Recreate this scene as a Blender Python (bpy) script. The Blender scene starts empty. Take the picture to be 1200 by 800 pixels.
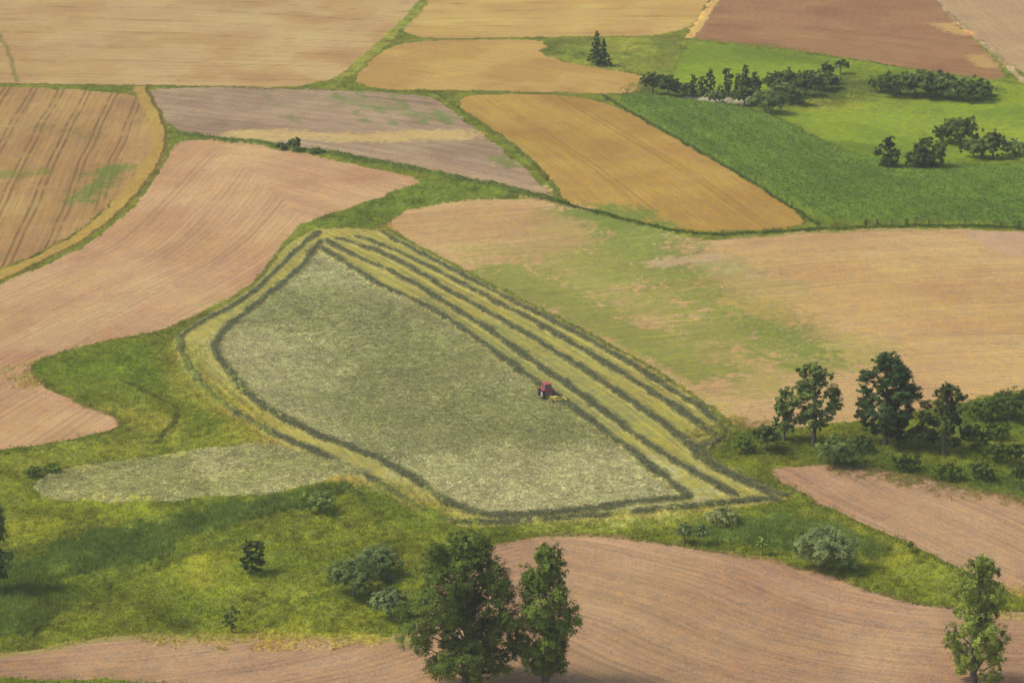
import bpy, math, numpy as np
from mathutils import Vector
rng = np.random.default_rng(7)
F=3333.0; TH=math.radians(16); CAMH=177.0
ct,st=math.cos(TH),math.sin(TH)
sc=bpy.context.scene

def H(x,y):
    x=np.asarray(x,float); y=np.asarray(y,float)
    a=1.8*np.sin(x/60+1)*np.sin(y/100+.6)+1.1*np.sin(x/42-y/85)+0.7*np.sin(x/90+y/38)
    far=np.clip((y-1500)/3000,0,1)**2
    return a*(1+0*far)+far*60*(1+np.sin(x/700+1)*0.6)
# ground point surveyed from the photograph (ray / terrain intersection)
def P(px,py):
    dx=(px-600)/F; dy=-(py-400)/F
    d=np.array([dx, ct+dy*st, -st+dy*ct])
    z=0.0
    for _ in range(25):
        t=(CAMH-z)/(-d[2]); x=d[0]*t; y=d[1]*t; z=float(H(x,y))
    return np.array([x,y,z])
def W(pts): return np.array([P(*p)[:2] for p in pts])
def depth(p): return p[1]*ct+(CAMH-p[2])*st

T=rng.random((8,256,256))
def vn(x,y,s=0):
    xi=np.floor(x).astype(np.int64); yi=np.floor(y).astype(np.int64)
    fx=x-xi; fy=y-yi; fx=fx*fx*(3-2*fx); fy=fy*fy*(3-2*fy)
    t=T[s%8]; a=t[xi&255,yi&255]; b=t[(xi+1)&255,yi&255]; c=t[xi&255,(yi+1)&255]; d=t[(xi+1)&255,(yi+1)&255]
    return (a*(1-fx)+b*fx)*(1-fy)+(c*(1-fx)+d*fx)*fy
def fbm(x,y,s=0,o=4):
    r=0;w=0;a=1
    for i in range(o):
        r=r+a*vn(x*2**i+17*i,y*2**i+31*i,s+i); w+=a; a*=.55
    return r/w
def lin(c): 
    c=np.array(c,float)/255
    return np.where(c<=.04045,c/12.92,((c+.055)/1.055)**2.4)
GAIN=np.array([.80,.84,.65])
def C(r,g,b): return lin((r,g,b))*GAIN
def sstep(a,b,x):
    t=np.clip((x-a)/(b-a),0,1); return t*t*(3-2*t)

# ------------------------------------------------------------ ground grid
def yof(py): return CAMH/math.tan(TH+math.atan((py-400)/F))
rows=[yof(p) for p in np.arange(875,-75,-1.0)]
near=list(np.linspace(40,rows[0],40)[:-1]); far_=list(np.geomspace(rows[-1],12000,70)[1:])
ys=np.array(near+rows+far_)
sd=np.linspace(-.215,.215,1280)
so=.215+np.geomspace(.002,3.5,50)
ss=np.concatenate([-so[::-1],sd,so])
NY,NX=len(ys),len(ss)
Y=np.repeat(ys[:,None],NX,1); X=ss[None,:]*(Y*ct+CAMH*st)
X=X.ravel();Y=Y.ravel();N=X.size
Z=H(X,Y)
XW=X+ (fbm(X/5,Y/5,0,3)-.5)*2.6; YW=Y+(fbm(X/5+50,Y/5+9,2,3)-.5)*3.2
N20=fbm(X/20,Y/28,1,4); N6=fbm(X/5,Y/7,3,4); N1=fbm(X/1.1,Y/1.5,5,3)

def pip(x,y,poly):
    ins=np.zeros(x.size,bool); n=len(poly); j=n-1
    for i in range(n):
        xi,yi=poly[i]; xj,yj=poly[j]
        if yi!=yj:
            c=((yi>y)!=(yj>y))&(x<(xj-xi)*(y-yi)/(yj-yi)+xi)
            ins^=c
        j=i
    return ins
def chaikin(p,k=2,closed=True,r=.2):
    p=np.asarray(p,float)
    for _ in range(k):
        q=[]
        n=len(p)
        if not closed: q.append(p[0])
        for i in range(n if closed else n-1):
            a=p[i];b=p[(i+1)%n]; q+= [a*(1-r)+b*r, a*r+b*(1-r)]
        if not closed: q.append(p[-1])
        p=np.array(q)
    return p
def pdist(x,y,pl):
    d=np.full(x.size,1e18)
    for i in range(len(pl)-1):
        a=pl[i];b=pl[i+1];v=b-a;L=v@v+1e-9
        t=np.clip(((x-a[0])*v[0]+(y-a[1])*v[1])/L,0,1)
        dd=(x-a[0]-t*v[0])**2+(y-a[1]-t*v[1])**2
        d=np.minimum(d,dd)
    return np.sqrt(d)
def extend(pl,L=1500):
    a=pl[0]-pl[1];b=pl[-1]-pl[-2]
    return np.vstack([pl[0]+a/np.linalg.norm(a)*L,pl,pl[-1]+b/np.linalg.norm(b)*L])

col=np.zeros((N,3)); row=np.zeros(N); ramp=np.zeros(N); rough=np.ones(N)*.5; hgt=np.zeros(N); cls=np.zeros(N,np.int8)
# surrounding patchwork of fields beyond the valley
sites=rng.uniform([-3500,0],[3500,9000],(420,2)); sites[:150]=rng.uniform([-900,100],[900,2500],(150,2))
pal=np.array([C(200,165,115),C(190,140,100),C(105,130,50),C(200,160,85),C(90,115,45),C(170,125,90)])
best=np.full(N,1e18); idx=np.zeros(N,int)
for i,s in enumerate(sites):
    d=(XW-s[0])**2+(YW-s[1])**2
    m=d<best; best[m]=d[m]; idx[m]=i
col[:]=pal[idx%6]
cls[(idx%6==2)|(idx%6==4)]=1
ang=rng.uniform(0,3.14,420); row[:]=X*np.cos(ang[idx])+Y*np.sin(ang[idx]); ramp[:]=.5

def paint(px,c,guide=None,amp=.5,rg=.5,h=0,k=0,tram=None,c2=None,sm=2,wob=1.0,ts=.38):
    poly=chaikin(W(px),sm)
    x0,y0=poly.min(0);x1,y1=poly.max(0)
    bx=X+(XW-X)*wob; by=Y+(YW-Y)*wob
    I=np.where((bx>x0)&(bx<x1)&(by>y0)&(by<y1))[0]
    I=I[pip(bx[I],by[I],poly)]
    cc=np.repeat(np.array(c)[None],I.size,0)
    if c2 is not None:
        t=sstep(.38,.62,N20[I])[:,None]; cc=cc*(1-t)+np.array(c2)*t
    if guide is not None:
        g=extend(chaikin(W(guide),2,False))
        d=pdist(X[I],Y[I],g)+(fbm(X[I]/30,Y[I]/30,4,2)-.5)*1.2
        row[I]=d
        if tram:
            sp,off=tram
            ph=(d%sp)
            tl=np.exp(-((ph-sp/2)/.38)**2)+np.exp(-((ph-sp/2-off)/.38)**2)
            tl*=sstep(.3,.6,N6[I]+.1)
            cc*=(1-ts*tl[:,None])
    col[I]=cc; ramp[I]=amp; rough[I]=rg; hgt[I]=h; cls[I]=k
    return I
def stroke(px,w,c,h=0,k=None,smooth=True,s=1.0,wob=.6,rag=.5,am=0.,dash=0):
    pl=W(px)
    if smooth: pl=chaikin(pl,3,False,.25)
    x0,y0=pl.min(0)-w*3-3;x1,y1=pl.max(0)+w*3+3
    I=np.where((X>x0)&(X<x1)&(Y>y0)&(Y<y1))[0]
    d=pdist(X[I]+(XW[I]-X[I])*wob,Y[I]+(YW[I]-Y[I])*wob,pl)
    ww=w*.5*(1+(N6[I]-.5)*2*rag)
    m=sstep(1.25,.75,d/ww)*s
    if dash: m=m*sstep(dash,dash+.15,N6[I])
    q=m>.02; I=I[q];m=m[q]
    col[I]=col[I]*(1-m[:,None])+np.array(c)*m[:,None]
    if h: hgt[I]=np.maximum(hgt[I]*(1-m),h*m*(.6+.8*N1[I]))
    b=m>.5
    ramp[I[b]]=am
    if k is not None: cls[I[b]]=k
    return I
def patch(px,r,c,s=.8,th=.5,soft=.25,k=None):
    pl=W(px)
    I=np.where((X>pl[:,0].min()-r*1.5)&(X<pl[:,0].max()+r*1.5)&(Y>pl[:,1].min()-r*1.5)&(Y<pl[:,1].max()+r*1.5))[0]
    d=pdist(X[I],Y[I],pl)/r
    n=.3*N20[I]+.3*N6[I]+.4*N1[I]
    m=sstep(th-soft,th+soft,(1-d)*.75+ (n-.5)*2.6+.25*(d<1.0))*s*sstep(1.4,.8,d)
    col[I]=col[I]*(1-m[:,None])+np.array(c)*m[:,None]
    if k is not None: cls[I[m>.35]]=k

GR=C(122,134,46); GR2=C(104,119,40)
paint([(-260,-90),(1460,-90),(1460,860),(-260,880)],GR,amp=.0,rg=1,k=1,c2=GR2)
# --- far fields
paint([(-300,-120),(560,-120),(497,0),(456,42),(383,104),(170,98),(-300,97)],C(206,168,122),[(-100,95),(170,97),(385,103)],.6,.45,c2=C(197,155,106),tram=(24,2.2),ts=.25)
paint([(575,-120),(860,-100),(832,0),(800,42),(640,43),(460,46),(503,0)],C(209,170,104),[(460,48),(640,45),(800,44)],.55,.45,c2=C(200,159,94),tram=(20,2.2),ts=.2)
paint([(455,52),(520,47),(632,47),(645,54),(628,61),(650,70),(700,80),(755,87),(752,111),(600,107),(400,105)],C(204,162,96),[(455,52),(560,60),(755,96)],.5,.5,c2=C(190,148,84))
paint([(850,-100),(1040,-100),(1092,0),(1196,97),(1100,86),(980,65),(860,50),(803,45),(842,0)],C(170,124,90),[(803,47),(980,67),(1196,99)],.55,.5,c2=C(160,114,82),tram=(14,2),ts=.2)
paint([(1050,-100),(1450,-100),(1450,120),(1204,95),(1150,45),(1098,0)],C(190,152,120),[(1098,0),(1150,45),(1200,93)],.5,.5)
# meadow upper right
paint([(790,84),(808,48),(860,54),(980,68),(1196,99),(1460,140),(1460,210),(1200,205),(1020,200),(900,135),(775,112)],C(143,156,40),[(808,50),(980,70),(1196,100)],.35,1,k=0,c2=C(124,142,42))
paint([(632,50),(680,44),(803,46),(790,84),(755,86),(700,79),(650,69),(628,61),(645,56)],C(106,122,46),amp=.1,rg=1,k=1,c2=C(124,136,52))
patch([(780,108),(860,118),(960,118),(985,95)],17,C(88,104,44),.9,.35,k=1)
patch([(812,117),(855,117)],10,C(180,178,160),.9,.5)
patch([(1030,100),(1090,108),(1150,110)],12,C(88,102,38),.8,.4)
patch([(900,60),(1000,80),(1150,110)],16,C(108,126,38),.7,.55)
patch([(1000,130),(1100,150),(1200,160)],22,C(156,166,52),.6,.5)
patch([(1000,170),(1100,190),(1200,190)],10,C(102,118,38),.7,.5)
# orange wheat & maize
paint([(520,111),(705,113),(830,185),(955,263),(900,270),(820,273),(745,258),(660,237),(638,205),(590,162)],C(192,150,78),[(705,113),(830,185),(955,263)],.5,.5,h=.4,c2=C(181,139,70),tram=(24,2.2),ts=.25)
paint([(712,115),(775,115),(900,133),(1020,196),(1200,196),(1460,205),(1460,275),(1200,266),(1050,262),(958,263),(830,183)],C(98,124,50),[(712,115),(830,183),(958,263)],.8,.9,h=1.3,k=4,c2=C(108,134,52),tram=(9,2),ts=.2)
# --- ploughed greyish strip
I=paint([(170,99),(505,109),(545,142),(600,185),(655,235),(600,222),(450,189),(345,172),(205,156),(185,125)],C(184,152,130),[(205,158),(345,174),(600,224)],.8,.6,c2=C(168,137,115),tram=(7,1.6),ts=.28)
patch([(300,158),(430,160),(530,158)],11,C(210,176,120),.95,.42)
patch([(500,190),(620,225)],8,C(200,166,134),.6,.5)
patch([(390,116),(520,140)],9,C(140,144,92),.6,.62)
for q in (330,410,440,475,505): stroke([(q-24,106),(q-2,122),(q+22,146)],2.6,C(128,138,80),s=.75 if q>380 else .35,dash=.40,am=.6)
patch([(590,185),(600,195)],6,C(116,132,56),.7,.55)
# --- left brown field with tramlines
paint([(-300,97),(165,103),(188,150),(178,180),(140,230),(80,280),(0,315),(-300,440)],C(178,136,90),[(205,60),(165,160),(110,330)],.6,.55,c2=C(189,148,98),tram=(9,1.8),ts=.45)
patch([(95,235),(115,215),(128,198)],9,C(116,132,58),.85,.55)
patch([(0,205),(40,203)],8,C(126,132,64),.6,.6)
patch([(60,150),(100,160)],10,C(136,116,70),.5,.6)
stroke([(164,102),(190,150),(183,185),(140,240),(90,282),(0,322),(-280,450)],4.5,C(190,154,80),am=.3,k=0)
stroke([(170,100),(198,152),(188,195),(150,240),(98,284),(0,328),(-280,458)],1.3,C(122,106,56))
# --- big pink field
paint([(207,160),(340,176),(440,199),(503,212),(430,236),(356,260),(330,285),(290,340),(196,386),(90,405),(36,425),(40,445),(90,470),(150,492),(130,506),(60,520),(0,528),(-300,560),(-300,470),(0,332),(100,290),(160,240),(190,200)],C(209,163,127),[(600,238),(440,199),(340,176),(240,164),(198,195),(160,240),(100,290),(0,332),(-300,470)],.55,.55,c2=C(199,151,115),tram=(15,2),ts=.16)
patch([(60,400),(180,330)],10,C(216,180,138),.5,.55)
patch([(250,230),(350,215)],14,C(196,150,112),.5,.55)
# --- right big stubble field
paint([(450,262),(478,245),(530,235),(620,232),(690,240),(750,262),(822,284),(960,270),(1120,268),(1460,285),(1460,440),(1200,455),(1135,470),(1000,495),(880,503),(860,500),(790,445),(700,395),(600,345),(520,305)],C(201,159,114),[(822,280),(960,268),(1200,262),(1400,270)],.6,.6,c2=C(207,166,120),tram=(13,2),ts=.2)
patch([(698,256),(740,285),(800,325),(870,372),(930,402),(975,412)],19,C(124,138,60),.92,.42)
patch([(590,322),(660,352),(740,395),(820,435)],12,C(130,140,62),.85,.48)
patch([(720,300),(790,330),(840,360)],30,C(152,152,78),.7,.60)
patch([(640,290),(760,360),(880,430)],34,C(160,152,80),.6,.66)
patch([(780,308),(830,303)],7,C(208,174,138),.85,.45)
patch([(850,315),(900,335)],14,C(172,170,116),.65,.55)
patch([(500,265),(590,260),(640,275)],18,C(196,152,110),.7,.45)
patch([(940,340),(1060,350)],40,C(194,149,98),.6,.5)
patch([(1020,400),(1160,430)],26,C(210,168,116),.6,.55)
paint([(1120,270),(1200,272),(1460,280),(1460,330),(1200,300),(1170,297)],C(198,158,132),[(1120,270),(1200,300)],.5,.5)
# --- green triangle/hedge
paint([(495,213),(560,215),(620,230),(530,236),(478,246),(450,264),(430,274),(395,270),(355,262),(430,237)],C(106,124,44),amp=0,rg=1,h=.2,k=1)
stroke([(207,158),(340,173),(430,188),(520,207),(600,223),(655,238)],4.2,C(84,102,42),h=.6,k=1)
# --- hay meadow
YG=C(188,171,88)
K=paint([(368,268),(450,268),(520,308),(600,348),(700,398),(785,447),(862,503),(832,522),(832,536),(880,560),(925,583),(860,597),(700,611),(550,618),(505,608),(440,572),(380,541),(320,515),(250,480),(208,430),(198,395),(290,343),(330,290)],YG,[(450,268),(600,348),(785,447),(862,503)],.8,.8,k=2,c2=C(174,160,84),wob=.3)
patch([(205,410),(230,460),(320,515),(430,562)],6,C(188,168,92),.6,.4)
patch([(700,400),(780,447),(855,500)],5,C(190,168,96),.6,.45)
INN=[(372,293),(398,306),(450,337),(520,368),(600,428),(640,456),(720,514),(803,582),(700,597),(600,605),(545,603),(480,560),(430,530),(380,514),(330,490),(280,455),(252,418),(249,396),(300,356),(345,318)]
paint(INN,C(198,186,148),[(372,293),(520,368),(803,582)],.45,1.4,k=3,c2=C(184,176,134),wob=.3)
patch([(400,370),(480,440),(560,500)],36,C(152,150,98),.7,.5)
patch([(560,560),(700,570)],24,C(206,196,156),.6,.5)
patch([(290,400),(330,440)],18,C(196,186,144),.6,.5)
SW=C(124,126,100)
rowsK=[
 [(372,272),(338,300),(292,350),(217,386),(209,402),(217,428),(250,468),(320,510),(400,541),(450,570),(500,604),(548,615),(640,609),(780,597),(905,585)],
 [(375,284),(348,318),(302,355),(250,395),(255,420),(281,456),(330,491),(380,515),(430,531),(482,561),(545,605),(640,603),(803,583)],
 [(376,290),(400,306),(450,337),(520,368),(600,428),(640,456),(720,514),(805,582)],
 [(382,283),(420,302),(480,328),(560,378),(640,434),(700,478),(780,537),(862,581)],
 [(395,280),(450,296),(540,348),(620,393),(700,444),(760,485),(806,516),(822,542),(905,583)],
 [(418,278),(470,296),(560,343),(640,384),(720,433),(800,482),(836,510)],
 [(448,273),(500,301),(600,352),(700,403),(780,452),(852,500),(842,518),(815,524),(835,545),(880,566),(918,582)],
]
for r in rowsK:
    stroke(r,3.4,C(206,190,120),wob=.2,s=.45,am=.5)
for r in rowsK:
    stroke(r,1.35,SW,h=.45,k=5,wob=.5,rag=1.0,s=.95)
for r,o in ((rowsK[3],-9),(rowsK[4],-8),(rowsK[5],-7),(rowsK[6],-7)):
    stroke([(a,b-o) for a,b in r[1:-2]],1.0,C(148,146,82),wob=.2,s=.5,am=.6)
stroke([(450,266),(520,305),(600,345),(700,395),(785,443),(866,504)],1.2,C(112,124,56),h=.15,k=1)
# --- small mown patch
paint([(35,567),(60,553),(120,542),(200,530),(310,517),(380,535),(445,553),(400,556),(320,578),(240,583),(120,590),(50,584)],C(200,190,144),[(60,553),(310,517)],.45,1.4,k=3,c2=C(180,174,122),wob=.8)
# --- right lower field
paint([(885,548),(1000,543),(1100,562),(1200,585),(1460,640),(1460,760),(1200,702),(1130,668),(1050,628),(960,590)],C(188,146,119),[(885,548),(960,592),(1050,630),(1200,704)],.6,.65,c2=C(175,134,107),tram=(9,1.8),ts=.18)
# --- bottom field
paint([(500,690),(575,637),(640,625),(720,627),(830,643),(960,665),(1020,692),(1100,713),(1200,713),(1460,740),(1460,1000),(-260,1000),(-260,800),(0,768),(130,745),(300,741),(480,749)],C(193,151,123),[(-300,735),(200,705),(400,650),(575,600),(720,600),(900,640),(1020,690),(1200,705),(1500,710)],.6,.65,c2=C(181,140,112),tram=(10,1.8),ts=.16)
paint([(-260,788),(0,794),(120,796),(210,800),(260,815),(-260,1000)],C(112,130,46),amp=0,rg=1,k=1)
stroke([(0,770),(130,746),(300,742),(480,750)],2.4,C(166,156,84),s=.6)
# --- meadow colour variation, reeds
reed=C(112,132,62)
I=paint([(-200,720),(0,668),(60,640),(160,612),(260,590),(400,562),(425,572),(335,600),(210,628),(175,660),(90,712),(0,756),(-200,790)],reed,amp=0,rg=1,h=.25,k=6,c2=C(100,122,54),wob=3)
paint([(830,604),(900,600),(1000,612),(1040,640),(1010,655),(930,650),(850,640),(815,625)],C(112,134,64),amp=0,rg=1,h=.2,k=6,wob=3)
patch([(150,700),(260,690),(400,640),(480,620)],16,C(144,152,52),.8,.52,k=1)
patch([(250,735),(400,730)],12,C(134,144,46),.7,.5,k=1)
patch([(0,620),(60,600),(150,600)],10,C(136,146,46),.7,.5,k=1)
patch([(450,580),(500,615)],10,C(96,116,36),.7,.45,k=1)
patch([(330,660),(460,640)],14,C(98,116,36),.7,.6,k=1)
patch([(100,690),(200,720)],14,C(92,112,36),.7,.6,k=1)
patch([(70,440),(120,430),(180,410),(200,450),(260,500)],14,C(98,120,34),.7,.5,k=1)
patch([(0,545),(150,525),(250,510)],10,C(138,146,56),.6,.55,k=1)
patch([(150,480),(190,500)],8,C(146,150,64),.6,.55,k=1)
stroke([(148,448),(180,462),(212,478),(200,500),(184,520)],1.4,C(82,92,40),k=1,dash=.3)
stroke([(470,760),(440,590),(400,566)],1.4,C(82,98,38),dash=.45)
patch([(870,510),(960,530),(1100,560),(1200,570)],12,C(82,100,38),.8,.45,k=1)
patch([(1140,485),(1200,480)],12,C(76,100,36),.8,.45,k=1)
patch([(1050,660),(1120,690),(1190,705)],8,C(136,146,54),.7,.5,k=1)
patch([(640,620),(760,612),(830,606)],6,C(134,144,58),.7,.5,k=1)
# --- verges and lines
stroke([(520,-60),(500,0),(458,44),(385,104)],4.4,C(134,144,60),h=.15,k=1)
stroke([(-260,97),(170,98),(385,106),(600,109),(754,112)],1.6,C(108,108,54),h=.15,k=1)
stroke([(455,48),(560,46),(640,45),(800,44)],1.6,C(124,122,58),h=.1,k=1)
stroke([(507,108),(545,132),(592,164),(640,205),(660,238)],1.8,C(96,108,46),h=.2,k=1)
stroke([(706,113),(830,184),(957,264)],1.4,C(62,84,34),h=.5,k=1)
stroke([(655,237),(740,260),(820,277),(900,273),(960,268),(1080,265),(1200,268),(1450,276)],2.4,C(58,78,30),h=.3,k=1)  # verge, its colour darkened to paint in shade on the maize's near side
stroke([(820,282),(960,272),(1100,270)],1.8,C(132,134,64),s=.6)
stroke([(1060,-100),(1093,0),(1150,48),(1202,98)],2.2,C(168,150,120),am=.2)
stroke([(845,-10),(832,8),(808,44)],3.5,C(216,178,106))
stroke([(803,47),(860,51),(980,67),(1196,99),(1400,130)],1.8,C(100,118,42),h=.2,k=1)
patch([(1105,28),(1130,40)],6,C(204,162,104),.85,.45); patch([(1145,66),(1160,78)],5,C(198,158,100),.85,.45)
stroke([(-20,20),(8,50),(20,96)],1.6,C(134,126,70),s=.7)
stroke([(196,388),(205,380),(292,343),(330,288),(358,262)],1.6,C(120,130,54),h=.1,k=1)
for q in ([(196,388),(90,407),(36,426),(42,446),(90,471),(150,493),(130,507),(60,521),(0,529)],[(885,548),(960,592),(1050,631),(1130,670),(1200,704)],[(575,637),(640,626),(720,628),(830,644),(960,667),(1020,694),(1100,714),(1200,714)]):
    stroke(q,1.2,C(98,108,42),h=.15,k=1,s=.8)

gm=(cls==1)|(cls==6)
f_=1+(N6-.5)*.9+(N20-.5)*.5+(N1-.5)*.5
yel_=sstep(.45,.7,fbm(X/9+70,Y/13,6,3))[:,None]*.35
cg=col[gm]*f_[gm][:,None]; cg=cg*(1-yel_[gm])+cg*np.array([1.35,1.12,1.05])*yel_[gm]
col[gm]=cg*np.array([1.15,1.0,1.0])
col[cls==4]*=np.array([1.12,1.0,1.0])
hm_=cls==3
col[hm_]*=(1+(N6[hm_]-.5)*.45+(N1[hm_]-.5)*.5)[:,None]
gm=(cls==1)
hgt+=np.where(gm,(N1-.5)*.45+(N6-.5)*.8,0)
hgt+=np.where(cls==6,(N1-.5)*.6,0)+np.where(cls==4,(N1-.5)*.5,0)+np.where((cls==3)|(cls==5),(N1-.5)*.2,0)
Zg=Z+hgt
col[(cls==1)|(cls==4)]*=1.08
def mkmesh(name,co,faces,cols=None,mats=(),midx=None,smooth=False):
    me=bpy.data.meshes.new(name)
    nf,k=faces.shape
    me.vertices.add(len(co)); me.vertices.foreach_set("co",np.ascontiguousarray(co,np.float32).ravel())
    me.loops.add(nf*k); me.loops.foreach_set("vertex_index",np.ascontiguousarray(faces,np.int32).ravel())
    me.polygons.add(nf); me.polygons.foreach_set("loop_start",np.arange(nf,dtype=np.int32)*k)
    me.polygons.foreach_set("loop_total",np.full(nf,k,np.int32))
    if midx is not None: me.polygons.foreach_set("material_index",midx.astype(np.int32))
    if smooth: me.polygons.foreach_set("use_smooth",np.ones(nf,bool))
    for m in mats: me.materials.append(m)
    if cols is not None:
        a=me.attributes.new("col","FLOAT_COLOR","POINT")
        a.data.foreach_set("color",np.hstack([cols,np.ones((len(cols),1))]).astype(np.float32).ravel())
    me.update(calc_edges=True)
    ob=bpy.data.objects.new(name,me); sc.collection.objects.link(ob)
    return ob

# ------------------------------------------------------------ materials
def newmat(name):
    m=bpy.data.materials.new(name); m.use_nodes=True
    nt=m.node_tree; b=nt.nodes["Principled BSDF"]; return m,nt,b
def math_(nt,op,a,b=None,c=None):
    n=nt.nodes.new("ShaderNodeMath"); n.operation=op
    for i,v in enumerate((a,b,c)):
        if v is None: continue
        if isinstance(v,(int,float)): n.inputs[i].default_value=v
        else: nt.links.new(v,n.inputs[i])
    return n.outputs[0]
def noise(nt,vec,scale,detail=4,r=.6):
    n=nt.nodes.new("ShaderNodeTexNoise"); n.inputs["Scale"].default_value=scale; n.inputs["Detail"].default_value=detail; n.inputs["Roughness"].default_value=r
    nt.links.new(vec,n.inputs["Vector"]); return n.outputs["Fac"]
def todiffuse(nt,b,colsock):
    d=nt.nodes.new("ShaderNodeBsdfDiffuse"); d.inputs["Roughness"].default_value=.4
    nt.links.new(colsock,d.inputs["Color"]); nt.links.new(d.outputs[0],nt.nodes["Material Output"].inputs["Surface"]); nt.nodes.remove(b); return d
gmat,nt,b=newmat("field_soil_and_crop")
at=nt.nodes.new("ShaderNodeAttribute"); at.attribute_name="col"
ar=nt.nodes.new("ShaderNodeAttribute"); ar.attribute_name="row"
aa=nt.nodes.new("ShaderNodeAttribute"); aa.attribute_name="ramp"
ag=nt.nodes.new("ShaderNodeAttribute"); ag.attribute_name="rough"
geo=nt.nodes.new("ShaderNodeNewGeometry"); pos=geo.outputs["Position"]
sep=nt.nodes.new("ShaderNodeSeparateXYZ"); nt.links.new(pos,sep.inputs[0])
def rowvec(k,al):
    c=nt.nodes.new("ShaderNodeCombineXYZ")
    nt.links.new(math_(nt,'MULTIPLY',ar.outputs["Fac"],k),c.inputs[0])
    nt.links.new(math_(nt,'MULTIPLY',sep.outputs[0],al),c.inputs[1]); nt.links.new(math_(nt,'MULTIPLY',sep.outputs[1],al),c.inputs[2])
    return c.outputs[0]
def cen(v,k): return math_(nt,'MULTIPLY',math_(nt,'SUBTRACT',v,.5),k)
r1=noise(nt,rowvec(1.7,.04),1,3,.7)
r2=noise(nt,rowvec(.4,.012),1,2,.5)
wv=math_(nt,'SINE',math_(nt,'MULTIPLY',ar.outputs["Fac"],3.3))
n1=noise(nt,pos,.03,3); n2=noise(nt,pos,.45,5,.7); n3=noise(nt,pos,2.6,3,.7)
rowv=math_(nt,'ADD',cen(r1,1.25),cen(r2,.4))
rowv=math_(nt,'ADD',rowv,math_(nt,'MULTIPLY',math_(nt,'MULTIPLY',wv,r2),.12))
rowv=math_(nt,'MULTIPLY',rowv,aa.outputs["Fac"])
iso=math_(nt,'ADD',cen(n2,1.1),cen(n3,1.9))
iso=math_(nt,'MULTIPLY',iso,math_(nt,'ADD',ag.outputs["Fac"],.15))
tot=math_(nt,'ADD',math_(nt,'ADD',rowv,iso),cen(n1,.4))
fac=math_(nt,'MAXIMUM',math_(nt,'ADD',tot,1.0),.3)
vm=nt.nodes.new("ShaderNodeVectorMath"); vm.operation='SCALE'; nt.links.new(at.outputs["Color"],vm.inputs[0]); nt.links.new(fac,vm.inputs["Scale"])
hs=nt.nodes.new("ShaderNodeHueSaturation"); nt.links.new(vm.outputs[0],hs.inputs["Color"])
nt.links.new(math_(nt,'ADD',cen(n1,.04),.5),hs.inputs["Hue"])
nt.links.new(math_(nt,'ADD',cen(n2,.5),.97),hs.inputs["Saturation"])
todiffuse(nt,b,hs.outputs[0])

def leafmat(name,tf):
    leaf,nt,b=newmat(name)
    at=nt.nodes.new("ShaderNodeAttribute"); at.attribute_name="col"
    d=nt.nodes.new("ShaderNodeBsdfDiffuse"); nt.links.new(at.outputs["Color"],d.inputs["Color"]); nt.nodes.remove(b)
    tr=nt.nodes.new("ShaderNodeBsdfTranslucent"); nt.links.new(at.outputs["Color"],tr.inputs["Color"])
    mx=nt.nodes.new("ShaderNodeMixShader"); mx.inputs[0].default_value=tf
    nt.links.new(d.outputs[0],mx.inputs[1]); nt.links.new(tr.outputs[0],mx.inputs[2]); nt.links.new(mx.outputs[0],nt.nodes["Material Output"].inputs["Surface"])
    return leaf
leaf=leafmat("foliage",.35); blade=leafmat("grass_blades",.45)
bark,nt,b=newmat("bark")
tc=nt.nodes.new("ShaderNodeTexCoord"); nn=noise(nt,tc.outputs["Object"],3,4); cr=nt.nodes.new("ShaderNodeValToRGB")
cr.color_ramp.elements[0].color=(.05,.04,.03,1); cr.color_ramp.elements[1].color=(.2,.17,.13,1)
nt.links.new(nn,cr.inputs[0]); nt.links.new(cr.outputs[0],b.inputs["Base Color"]); b.inputs["Roughness"].default_value=.9

ii=np.arange(NX*NY).reshape(NY,NX)
fc=np.stack([ii[:-1,:-1],ii[:-1,1:],ii[1:,1:],ii[1:,:-1]],-1).reshape(-1,4)
g=mkmesh("ground",np.stack([X,Y,Zg],1),fc,col,(gmat,),smooth=True)
for nm,ar_ in (("row",row),("ramp",ramp),("rough",rough)):
    a=g.data.attributes.new(nm,"FLOAT","POINT"); a.data.foreach_set("value",ar_.astype(np.float32))

# ------------------------------------------------------------ grass / hay scatter
inframe=(np.abs(X/(Y*ct+CAMH*st))<.215)&(Y>rows[0])&(Y<rows[-1])
def blades(name,mask,n,hmin,hmax,wd,nb,spread,bright,lean=.35,flat=False):
    I=np.where(mask&inframe)[0]
    if I.size==0: return
    I=rng.choice(I,n)
    base=np.stack([X[I]+rng.normal(0,.3,n),Y[I]+rng.normal(0,.6,n),Zg[I]-.05],1)
    base=np.repeat(base,nb,0); m=n*nb; base[:,:2]+=rng.normal(0,spread,(m,2))
    cc=np.repeat(col[I]*rng.uniform(bright[0],bright[1],(n,1)),nb,0)*rng.uniform(.85,1.15,(m,1))*rng.uniform(.93,1.07,(m,3))
    a=rng.uniform(0,6.28,m); t=np.stack([np.cos(a),np.sin(a),np.zeros(m)],1)
    if flat:
        u=t*rng.uniform(hmin,hmax,(m,1)); w=np.stack([-np.sin(a),np.cos(a),rng.normal(0,.35,m)],1)*wd
        c0=base+[0,0,.12]; vs=np.stack([c0-u/2-w/2,c0+u/2-w/2,c0+u/2+w/2,c0-u/2+w/2],1)
    else:
        up=np.stack([rng.normal(0,lean,m),rng.normal(0,lean,m),np.ones(m)],1)*rng.uniform(hmin,hmax,(m,1))
        vs=np.stack([base-t*wd,base+t*wd,base+up+t*wd*.25,base+up-t*wd*.25],1)
    mkmesh(name,vs.reshape(-1,3),np.arange(m*4).reshape(-1,4),np.repeat(np.clip(cc,0,.8),4,0),(blade,))
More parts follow.
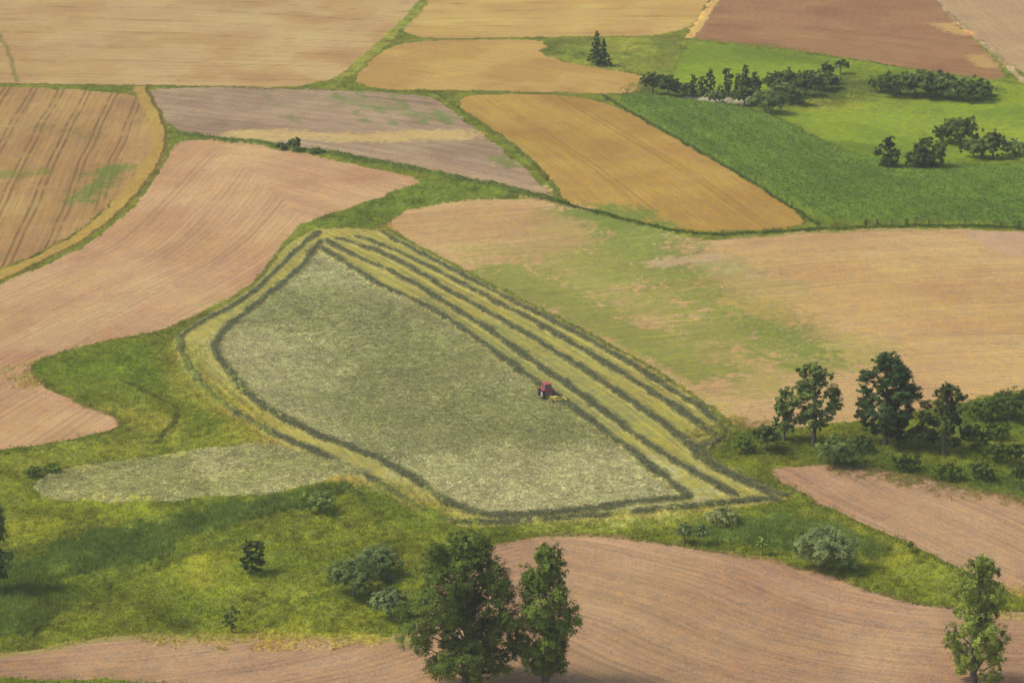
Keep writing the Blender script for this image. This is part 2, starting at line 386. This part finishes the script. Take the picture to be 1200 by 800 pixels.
blades("meadow_grass",cls==1,50000,.2,.55,.09,3,.3,(1.0,2.0),lean=.7)
blades("reed_bed",cls==6,12000,.3,.9,.06,4,.35,(1.1,1.9),lean=.5)
blades("maize_crop",cls==4,16000,.2,.6,.10,3,.3,(1.0,1.8),lean=.6)
blades("tedded_hay",cls==3,60000,.25,.7,.11,2,.5,(.75,1.7),flat=True)
blades("hay_windrows",cls==5,28000,.25,.7,.10,3,.42,(.7,1.7),flat=True)

# ------------------------------------------------------------ trees
def tube(p0,p1,r0,r1,n=7):
    p0=np.array(p0,float);p1=np.array(p1,float);d=p1-p0;d/=np.linalg.norm(d)+1e-9
    a=np.cross(d,[0,0,1.]) if abs(d[2])<.95 else np.cross(d,[1.,0,0]); a/=np.linalg.norm(a); bb=np.cross(d,a)
    th=np.arange(n)/n*2*math.pi
    ring=np.cos(th)[:,None]*a+np.sin(th)[:,None]*bb
    v=np.vstack([p0+ring*r0,p1+ring*r1]); i=np.arange(n); j=(i+1)%n
    return v,np.stack([i,j,j+n,i+n],1)
def tree(name,px,py,hpx,wpx,c,kind='broad',seed=1,dens=1.0,lobes=None,bare=.18,lr=(.24,.40),rag=.74):
    r=np.random.default_rng(seed*101+int(abs(px)))
    p=P(px,py); s=depth(p)/F
    h=hpx*s/ct; w=wpx*s; R=w/2
    V=[];Fa=[];Mi=[];Cc=[];off=0
    c=np.array(c)
    def add(v,f,mi,cc):
        nonlocal off
        V.append(v);Fa.append(f+off);Mi.append(np.full(len(f),mi));Cc.append(cc);off+=len(v)
    L=[]
    nl=lobes or {'broad':34,'tall':34,'conifer':30,'bush':20}[kind]
    for i in range(nl):
        if kind=='bush':
            a=i*2.399+r.uniform(-.5,.5); q=math.sqrt((i+.5)/nl)*.76
            x,y=math.cos(a)*q*R,math.sin(a)*q*R; top=math.sqrt(max(0,1-q*q))
            z=h*(.1+.66*top*r.uniform(.75,1.05)); rad=R*r.uniform(.26,.38); rz=min(rad,h*.32)
        elif kind=='conifer':
            t=(i+.5)/nl; z=h*(.12+.84*t); a=i*2.4; q=R*(1-t)*.62
            x,y=math.cos(a)*q,math.sin(a)*q; rad=R*(.16+.42*(1-t)); rz=rad*.6
        else:
            t=(i+.5)/nl
            if kind=='broad': prof=math.sin(math.pi*min(1,(t*.80+.16)))**.6
            else: prof=math.sin(math.pi*(t*.82+.14)**.85)**.7
            a=i*2.399+r.uniform(-.5,.5); q=R*prof*(.12+rag*math.sqrt(r.uniform(0,1))-.06)
            rad=R*r.uniform(*lr)*(.65+.35*prof); rz=rad*r.uniform(.6,.9)
            if kind=='tall': rz=rad*1.25
            x,y=math.cos(a)*q,math.sin(a)*q; z=h*(bare+(1-bare)*(.03+.97*t)); z=min(z,h-rz*.9); z=max(z,h*bare*.6+rz*.8)
        L.append((x,y,z,rad,rz))
    tr_=h*.022 if kind!='bush' else h*.03
    lean=r.normal(0,h*.015,2); ztop=h*(.8 if kind!='bush' else .4)
    pts=[np.array([0,0,-.6]),np.array([lean[0],lean[1],ztop*.4]),np.array([0,lean[1]*.5,ztop*.75]),np.array([0,0,ztop*1.1])]
    rr=[tr_*1.3,tr_*.9,tr_*.5,tr_*.12]
    for k in range(3):
        v,f=tube(pts[k],pts[k+1],rr[k],rr[k+1],9); add(v,f,0,np.tile([.1,.09,.07],(len(v),1)))
    for (x,y,z,rad,rz) in L:
        z0=max(h*.08,min(z-.35*math.hypot(x,y)-.1*h,ztop*.95)); fr=z0/ztop
        a0=np.array([0,0,z0]); m0=np.array([x*.5,y*.5,z0+(z-z0)*.6]); 
        rb=max(.03,tr_*.42*(1-fr*.6))
        for q0,q1,ra,rb_ in ((a0,m0,rb,rb*.6),(m0,np.array([x,y,z]),rb*.6,rb*.2)):
            v,f=tube(q0,q1,ra,rb_,5); add(v,f,0,np.tile([.1,.09,.07],(len(v),1)))
    ls=max(2.2*s,.16)
    tot=int(max(900,hpx*wpx*3.4*dens)); vol=np.array([l[3]**2 for l in L]); vol/=vol.sum()
    for (x,y,z,rad,rz),fr in zip(L,vol):
        n=max(20,int(tot*fr)); 
        ns=max(5,int(n/34)); d=r.normal(0,1,(ns,3)); d/=np.linalg.norm(d,axis=1)[:,None]
        sc_=d*(r.uniform(.5,1.15,(ns,1)))*[rad,rad,rz]
        k=r.integers(0,ns,n)
        pp=np.array([x,y,z])+sc_[k]+r.normal(0,1,(n,3))*[rad*.14,rad*.14,rz*.12]
        pp[:,2]=np.maximum(pp[:,2],.05)
        out=pp-np.array([0,0,h*.45]); out/=np.linalg.norm(out,axis=1)[:,None]+1e-6
        nr=d[k]*.9+out*.35+r.normal(0,.34,(n,3))+[0,0,.35]; nr/=np.linalg.norm(nr,axis=1)[:,None]
        t=np.cross(nr,r.normal(0,1,(n,3))); t/=np.linalg.norm(t,axis=1)[:,None]; bt=np.cross(nr,t)
        sz=ls*r.uniform(.55,1.1,(n,1)); 
        q=np.stack([pp-t*sz*.62,pp-bt*sz*.42,pp+t*sz*.62,pp+bt*sz*.42],1).reshape(-1,3)
        lb=r.uniform(.82,1.25)
        cb=c*np.array([1.22,1.13,1.1])*lb*r.uniform(.75,1.4,(ns,1))[k]*r.uniform(.85,1.2,(n,1))*r.uniform(.92,1.08,(n,3))
        add(q,np.arange(n*4).reshape(-1,4),1,np.repeat(cb,4,0))
    ob=mkmesh(name,np.vstack(V),np.vstack(Fa),np.vstack(Cc),(bark,leaf),np.concatenate(Mi))
    ob.location=p-np.array([0,0,.1]); 
    return ob
Td=C(96,114,60); Tm=C(116,138,66); Tl=C(148,164,86); Tk=C(78,102,64); Tb=C(122,140,84)
tree("deciduous_tree",545,806,182,142,C(104,122,60),'broad',1,1.1,lobes=60,bare=.1,lr=(.17,.30),rag=.84)
tree("poplar_tree",638,806,172,78,C(118,138,66),'tall',2,1.1,lobes=50,bare=.1,lr=(.22,.36),rag=.8)
tree("birch_tree",1142,806,160,78,Tl,'tall',3,.85,lobes=44,bare=.08,lr=(.2,.34),rag=.82)
tree("deciduous_tree",953,520,94,62,Tb,'broad',4,1,lobes=26,bare=.22,lr=(.22,.36),rag=.8)
tree("deciduous_tree",919,516,64,34,Tb,'tall',5,1,lobes=18,bare=.2)
tree("oak_tree",1037,521,108,80,Tk,'broad',6,1.3,lobes=44,bare=.1,lr=(.2,.34))
tree("pine_tree",1106,532,82,64,C(86,102,58),'broad',7,1.,lobes=28,bare=.16,lr=(.18,.3),rag=.84)
Tu=C(104,124,54)
for q in [("bush",898,528,34,40,Td),("bush",982,545,32,62,Tb),("bush",872,530,18,32,Tu),("bush",1150,562,22,38,Td),("bush",1185,492,34,66,Td),("bush",1062,550,18,40,Td),("bush",1112,562,18,40,Tu),
 ("bush",1195,574,38,26,Td),("bush",1008,530,20,36,Td),("bush",1076,526,36,32,Td),("bush",1142,526,30,42,Td),("bush",1168,542,22,46,Tu),("bush",1150,492,22,40,Tu),("bush",1195,545,30,40,Td),("bush",1168,515,22,38,Tu),
 ("bush",414,699,50,72,C(122,140,88)),("bush",444,675,36,64,C(124,142,94)),("bush",458,724,40,50,C(128,144,102)),("bush",375,601,26,48,C(144,162,92)),
 ("bush",965,666,49,84,C(138,152,108)),("bush",848,615,20,50,C(160,168,120)),("bush",802,636,28,22,C(138,158,112)),("bush",820,639,31,20,C(130,154,108)),("bush",893,650,25,17,C(146,170,80)),
 ("bush",1066,647,17,9,C(130,144,80)),("bush",40,558,14,22,Tm),("bush",345,178,20,20,Td),("bush",330,176,10,14,Td),("bush",372,181,8,20,Tm),("bush",62,552,10,24,Tm)]:
    tree(q[0],*q[1:6],kind='bush',seed=int(q[1]))
tree("young_tree",295,672,42,36,Td,'broad',11,1.4,lobes=18,bare=.1)
tree("young_tree",272,741,32,24,Tb,'broad',12,1,lobes=12)
tree("deciduous_tree",-8,694,110,52,Tb,'tall',13,1,lobes=24)
tree("spruce_tree",699,77,41,21,Td,'conifer',14,1.8)
tree("spruce_tree",707,78,33,17,Td,'conifer',15,1.8)
k=20
for (x,y,h,w,c) in [(765,112,28,30,Td),(783,114,26,30,Td),(800,113,16,26,Tb),(838,122,16,24,Tb),(872,124,22,32,Td),(898,133,26,42,Tb),(915,119,22,36,Tb),(934,123,18,30,Td),(925,101,18,34,Td),(945,113,26,32,Td),(960,107,24,28,Tb),(968,99,28,18,Td),(985,87,20,18,Tb),
   (882,109,18,26,Td),(905,107,18,28,Td),(950,101,18,28,Td),(910,98,14,24,Td),(975,104,16,22,Td),(1032,108,20,30,Tm),(1050,113,26,42,Td),(1072,113,28,46,Tb),(1095,115,30,50,Td),(1118,117,26,46,Tb),(1140,119,24,42,Td),(1155,113,14,22,Tm),
   (1105,167,20,30,Tb),(1125,169,28,50,Td),(1150,186,24,40,Tb),(1165,186,34,32,Td),(1188,182,16,34,Tb),(1075,201,26,28,Td),(1140,184,20,30,Td)]:
    k+=1; tree("shrub",x,y,h*1.08,w*1.1,c,'bush',k,1.3)
for (x,y,h,w,c) in [(812,112,24,13,Td),(822,110,20,14,Tb),(832,112,30,16,Td),(851,114,34,18,Td),(864,113,26,14,Tb),(873,111,34,14,Td),(884,113,28,14,Td),(1040,200,40,32,Td),(1088,200,38,44,Td)]:
    k+=1; tree("deciduous_tree",x,y,h,w,c,'broad' if w>20 else 'tall',k,1.8,lobes=18,bare=.02)

# ------------------------------------------------------------ tractor & rake
def pmat(name,c,rg=.4,metal=0):
    m,nt,b=newmat(name); geo=nt.nodes.new("ShaderNodeTexCoord"); nn=noise(nt,geo.outputs["Object"],2.5,4)
    mx=nt.nodes.new("ShaderNodeMix"); mx.data_type='RGBA'; mx.inputs[6].default_value=(*c,1); mx.inputs[7].default_value=(*[v*.6+.03 for v in c],1)
    nt.links.new(nn,mx.inputs[0]); nt.links.new(mx.outputs[2],b.inputs["Base Color"]); b.inputs["Roughness"].default_value=rg; b.inputs["Metallic"].default_value=metal; return m
red=pmat("red_paint",(.55,.06,.07)); blk=pmat("tyre_rubber",(.04,.04,.04),.9); gls=pmat("cab_glass",(.14,.16,.17),.1); yel=pmat("yellow_paint",(.8,.66,.08)); gry=pmat("grey_metal",(.25,.25,.25),.5); wht=pmat("pale_rim",(.65,.62,.58),.5)
def fin(ob,name,mat,par,bev=.03):
    ob.name=name; ob.data.materials.append(mat); ob.parent=par
    if bev:
        m=ob.modifiers.new("b","BEVEL"); m.width=bev; m.segments=2
    return ob
def box(name,c,s,mat,par,bev=.04,taper=None):
    x,y,z=[v/2 for v in s]
    tx,ty=taper or (1,1)
    vs=[(-x,-y,-z),(x,-y,-z),(x,y,-z),(-x,y,-z),(-x*tx,-y*ty,z),(x*tx,-y*ty,z),(x*tx,y*ty,z),(-x*tx,y*ty,z)]
    me=bpy.data.meshes.new(name); me.from_pydata(vs,[],[(0,3,2,1),(4,5,6,7),(0,1,5,4),(1,2,6,5),(2,3,7,6),(3,0,4,7)])
    ob=bpy.data.objects.new(name,me); sc.collection.objects.link(ob); ob.location=c
    return fin(ob,name,mat,par,bev)
def cyl(name,p0,p1,r,mat,par,r1=None,n=20,bev=0):
    v,f=tube(p0,p1,r,r if r1 is None else r1,n)
    me=bpy.data.meshes.new(name); me.from_pydata([tuple(q) for q in v],[],[tuple(map(int,q)) for q in f]+[tuple(range(n-1,-1,-1)),tuple(range(n,2*n))])
    ob=bpy.data.objects.new(name,me); sc.collection.objects.link(ob)
    return fin(ob,name,mat,par,bev)
def wheel(name,x,y,r,w,par):
    cyl(name+"_tyre",(x-w/2,y,r),(x+w/2,y,r),r,blk,par,n=32,bev=.06)
    cyl(name+"_rim",(x-w/2-.015,y,r),(x+w/2+.015,y,r),r*.55,wht if r>.6 else red,par,n=24)
    cyl(name+"_hub",(x-w/2-.06,y,r),(x+w/2+.06,y,r),r*.16,red,par,n=12)
    V=[];Fs=[];o=0
    for i in range(22):
        a=i/22*2*math.pi; 
        for sd_ in (-1,1):
            a2=a+sd_*.07; d=np.array([0,math.cos(a2),math.sin(a2)]); t=np.array([0,-math.sin(a2),math.cos(a2)])
            c0=np.array([x+sd_*w*.25,y,r])+d*(r+.01)
            hx=np.array([w*.24,0,0]); q=[c0+a_*hx+b_*t*.05+c_*d*.03 for c_ in(-1,1) for a_,b_ in((-1,-1),(1,-1),(1,1),(-1,1))]
            V+=[tuple(v) for v in q]; Fs+=[tuple(o+i_ for i_ in f) for f in((0,3,2,1),(4,5,6,7),(0,1,5,4),(1,2,6,5),(2,3,7,6),(3,0,4,7))]; o+=8
    me=bpy.data.meshes.new(name+"_lugs"); me.from_pydata(V,[],Fs); ob=bpy.data.objects.new(name+"_lugs",me); sc.collection.objects.link(ob); fin(ob,name+"_lugs",blk,par,0)
def empty(name,p,rz,s=1):
    e=bpy.data.objects.new(name,None); sc.collection.objects.link(e); e.location=p; e.rotation_euler=(0,0,rz); e.scale=(s,s,s); return e
p=P(640,465); q=P(600,433); hd_=math.atan2(q[1]-p[1],q[0]-p[0])-math.pi/2   # local +Y is forward
e=empty("tractor",p+np.array([0,0,.1]),hd_,1.12)
for sx in(-1,1):
    wheel("rear_wheel_%s"%("l" if sx<0 else "r"),sx*.95,-.9,.85,.5,e); wheel("front_wheel_%s"%("l" if sx<0 else "r"),sx*.9,1.55,.58,.38,e)
    box("fender_%s"%("l" if sx<0 else "r"),(sx*.93,-.85,1.78),(.56,1.3,.1),red,e,.04,(1,.8))
    box("mudguard_side_%s"%("l" if sx<0 else "r"),(sx*.66,-.85,1.35),(.06,1.2,.8),red,e,.02)
    for yy,zz in((-1.2,0),(.35,0)):
        cyl("cab_pillar",(sx*.66,yy,1.5),(sx*.62,yy*.9,2.68),.05,red,e,n=8)
    cyl("mirror_arm",(sx*.65,.4,2.2),(sx*1.1,.5,2.25),.02,blk,e,n=6); box("mirror",(sx*1.12,.5,2.15),(.16,.05,.28),blk,e,.01)
    box("rear_lamp",(sx*.98,-1.53,1.7),(.25,.05,.12),red,e,.01)
box("chassis",(0,.5,.8),(.5,3.0,.5),gry,e); box("rear_axle_housing",(0,-.9,.85),(1.4,.5,.45),gry,e); box("front_axle",(0,1.55,.58),(1.5,.2,.2),gry,e)
box("bonnet",(0,1.35,1.35),(.78,1.9,.7),red,e,.1,(.85,.95)); box("grille",(0,2.32,1.25),(.6,.06,.5),blk,e,.02)
box("front_weights",(0,2.5,.8),(.7,.35,.35),blk,e); box("cab_lower",(0,-.4,1.35),(1.25,1.5,.55),red,e)
box("cab_windows",(0,-.4,2.1),(1.28,1.5,.98),gls,e,.03,(.94,.9)); box("cab_roof",(0,-.42,2.72),(1.5,1.75,.2),red,e,.08,(.9,.9))
box("seat",(0,-.6,1.75),(.5,.5,.2),blk,e)
cyl("exhaust",(.42,1.0,1.6),(.42,1.0,2.75),.05,blk,e,n=10); cyl("drawbar",(0,-1.2,.6),(0,-2.1,.6),.07,gry,e,n=8)
fwd=np.array([-math.sin(hd_),math.cos(hd_)]); rt=np.array([fwd[1],-fwd[0]])
rp=np.array([p[0],p[1]])-fwd*4.2+rt*.6
e2=empty("rotary_hay_rake",(rp[0],rp[1],float(H(*rp))+.12),hd_,1.0)
cyl("main_beam",(-.6,2.0,.62),(0,0,.95),.09,yel,e2,n=10); cyl("gearbox",(0,0,.55),(0,0,1.05),.3,yel,e2,n=18,bev=.04)
for i in range(10):
    a=i/10*2*math.pi; c_,s_=math.cos(a),math.sin(a)
    cyl("rotor_arm_%d"%i,(0,0,.7),(1.6*c_,1.6*s_,.62),.045,yel,e2,n=6)
    for tt in range(3):
        r_=1.35+.1*tt; cyl("tine_%d_%d"%(i,tt),(r_*c_,r_*s_,.63),((r_-.05)*c_-.12*s_,(r_-.05)*s_+.12*c_,.05),.015,gry,e2,n=4)
for sx,sy in((-.6,-.6),(.6,-.6),(-.6,.6),(.6,.6)):
    cyl("rake_wheel",(sx-.08,sy,.26),(sx+.08,sy,.26),.26,blk,e2,n=16,bev=.02); cyl("wheel_leg",(sx,sy,.3),(sx*.3,sy*.3,.75),.04,yel,e2,n=6)
box("guard_frame",(0,0,1.08),(.9,.9,.07),yel,e2,.02); cyl("curtain_arm",(0,0,.9),(1.9,-.2,.9),.04,yel,e2,n=8); box("swath_curtain",(1.95,-.3,.5),(.05,2.2,.75),yel,e2,.01)

# ------------------------------------------------------------ air haze filling the valley
me=bpy.data.meshes.new("haze"); a_,b_,z0,z1=1800,3200,-60,260
me.from_pydata([(-a_,-300,z0),(a_,-300,z0),(a_,b_,z0),(-a_,b_,z0),(-a_,-300,z1),(a_,-300,z1),(a_,b_,z1),(-a_,b_,z1)],[],[(0,3,2,1),(4,5,6,7),(0,1,5,4),(1,2,6,5),(2,3,7,6),(3,0,4,7)])
hz=bpy.data.objects.new("haze",me); sc.collection.objects.link(hz)
hm=bpy.data.materials.new("haze_air"); hm.use_nodes=True; nt=hm.node_tree; nt.nodes.remove(nt.nodes["Principled BSDF"])
vs_=nt.nodes.new("ShaderNodeVolumeScatter"); vs_.inputs["Density"].default_value=.00012; vs_.inputs["Anisotropy"].default_value=.2; vs_.inputs["Color"].default_value=(1,.98,.93,1)
nt.links.new(vs_.outputs[0],nt.nodes["Material Output"].inputs["Volume"]); me.materials.append(hm)

# ------------------------------------------------------------ light & camera
el=math.radians(52); az=math.atan2(-.95,-.12)
sv=Vector((math.sin(az)*math.cos(el),math.cos(az)*math.cos(el),math.sin(el)))
su=bpy.data.lights.new("sun","SUN"); su.energy=2.6; su.angle=math.radians(12); su.color=(1,.95,.86)
so_=bpy.data.objects.new("sun",su); sc.collection.objects.link(so_); so_.rotation_euler=sv.to_track_quat('Z','Y').to_euler(); so_.location=(0,0,300)
w=bpy.data.worlds.new("World"); sc.world=w; w.use_nodes=True; nt=w.node_tree
sk=nt.nodes.new("ShaderNodeTexSky"); sk.sky_type='NISHITA'; sk.sun_disc=False; sk.sun_elevation=el; sk.sun_rotation=az; sk.dust_density=3
bg=nt.nodes["Background"]; bg.inputs[1].default_value=.15; nt.links.new(sk.outputs[0],bg.inputs[0])
cam=bpy.data.cameras.new("camera"); cam.lens=100; cam.sensor_width=36; cam.clip_end=20000; cam.clip_start=1
co=bpy.data.objects.new("camera",cam); sc.collection.objects.link(co); co.location=(0,0,CAMH); co.rotation_euler=(math.radians(90)-TH,0,0); sc.camera=co
sc.view_settings.view_transform='Standard'; sc.view_settings.look='None'; sc.view_settings.exposure=0
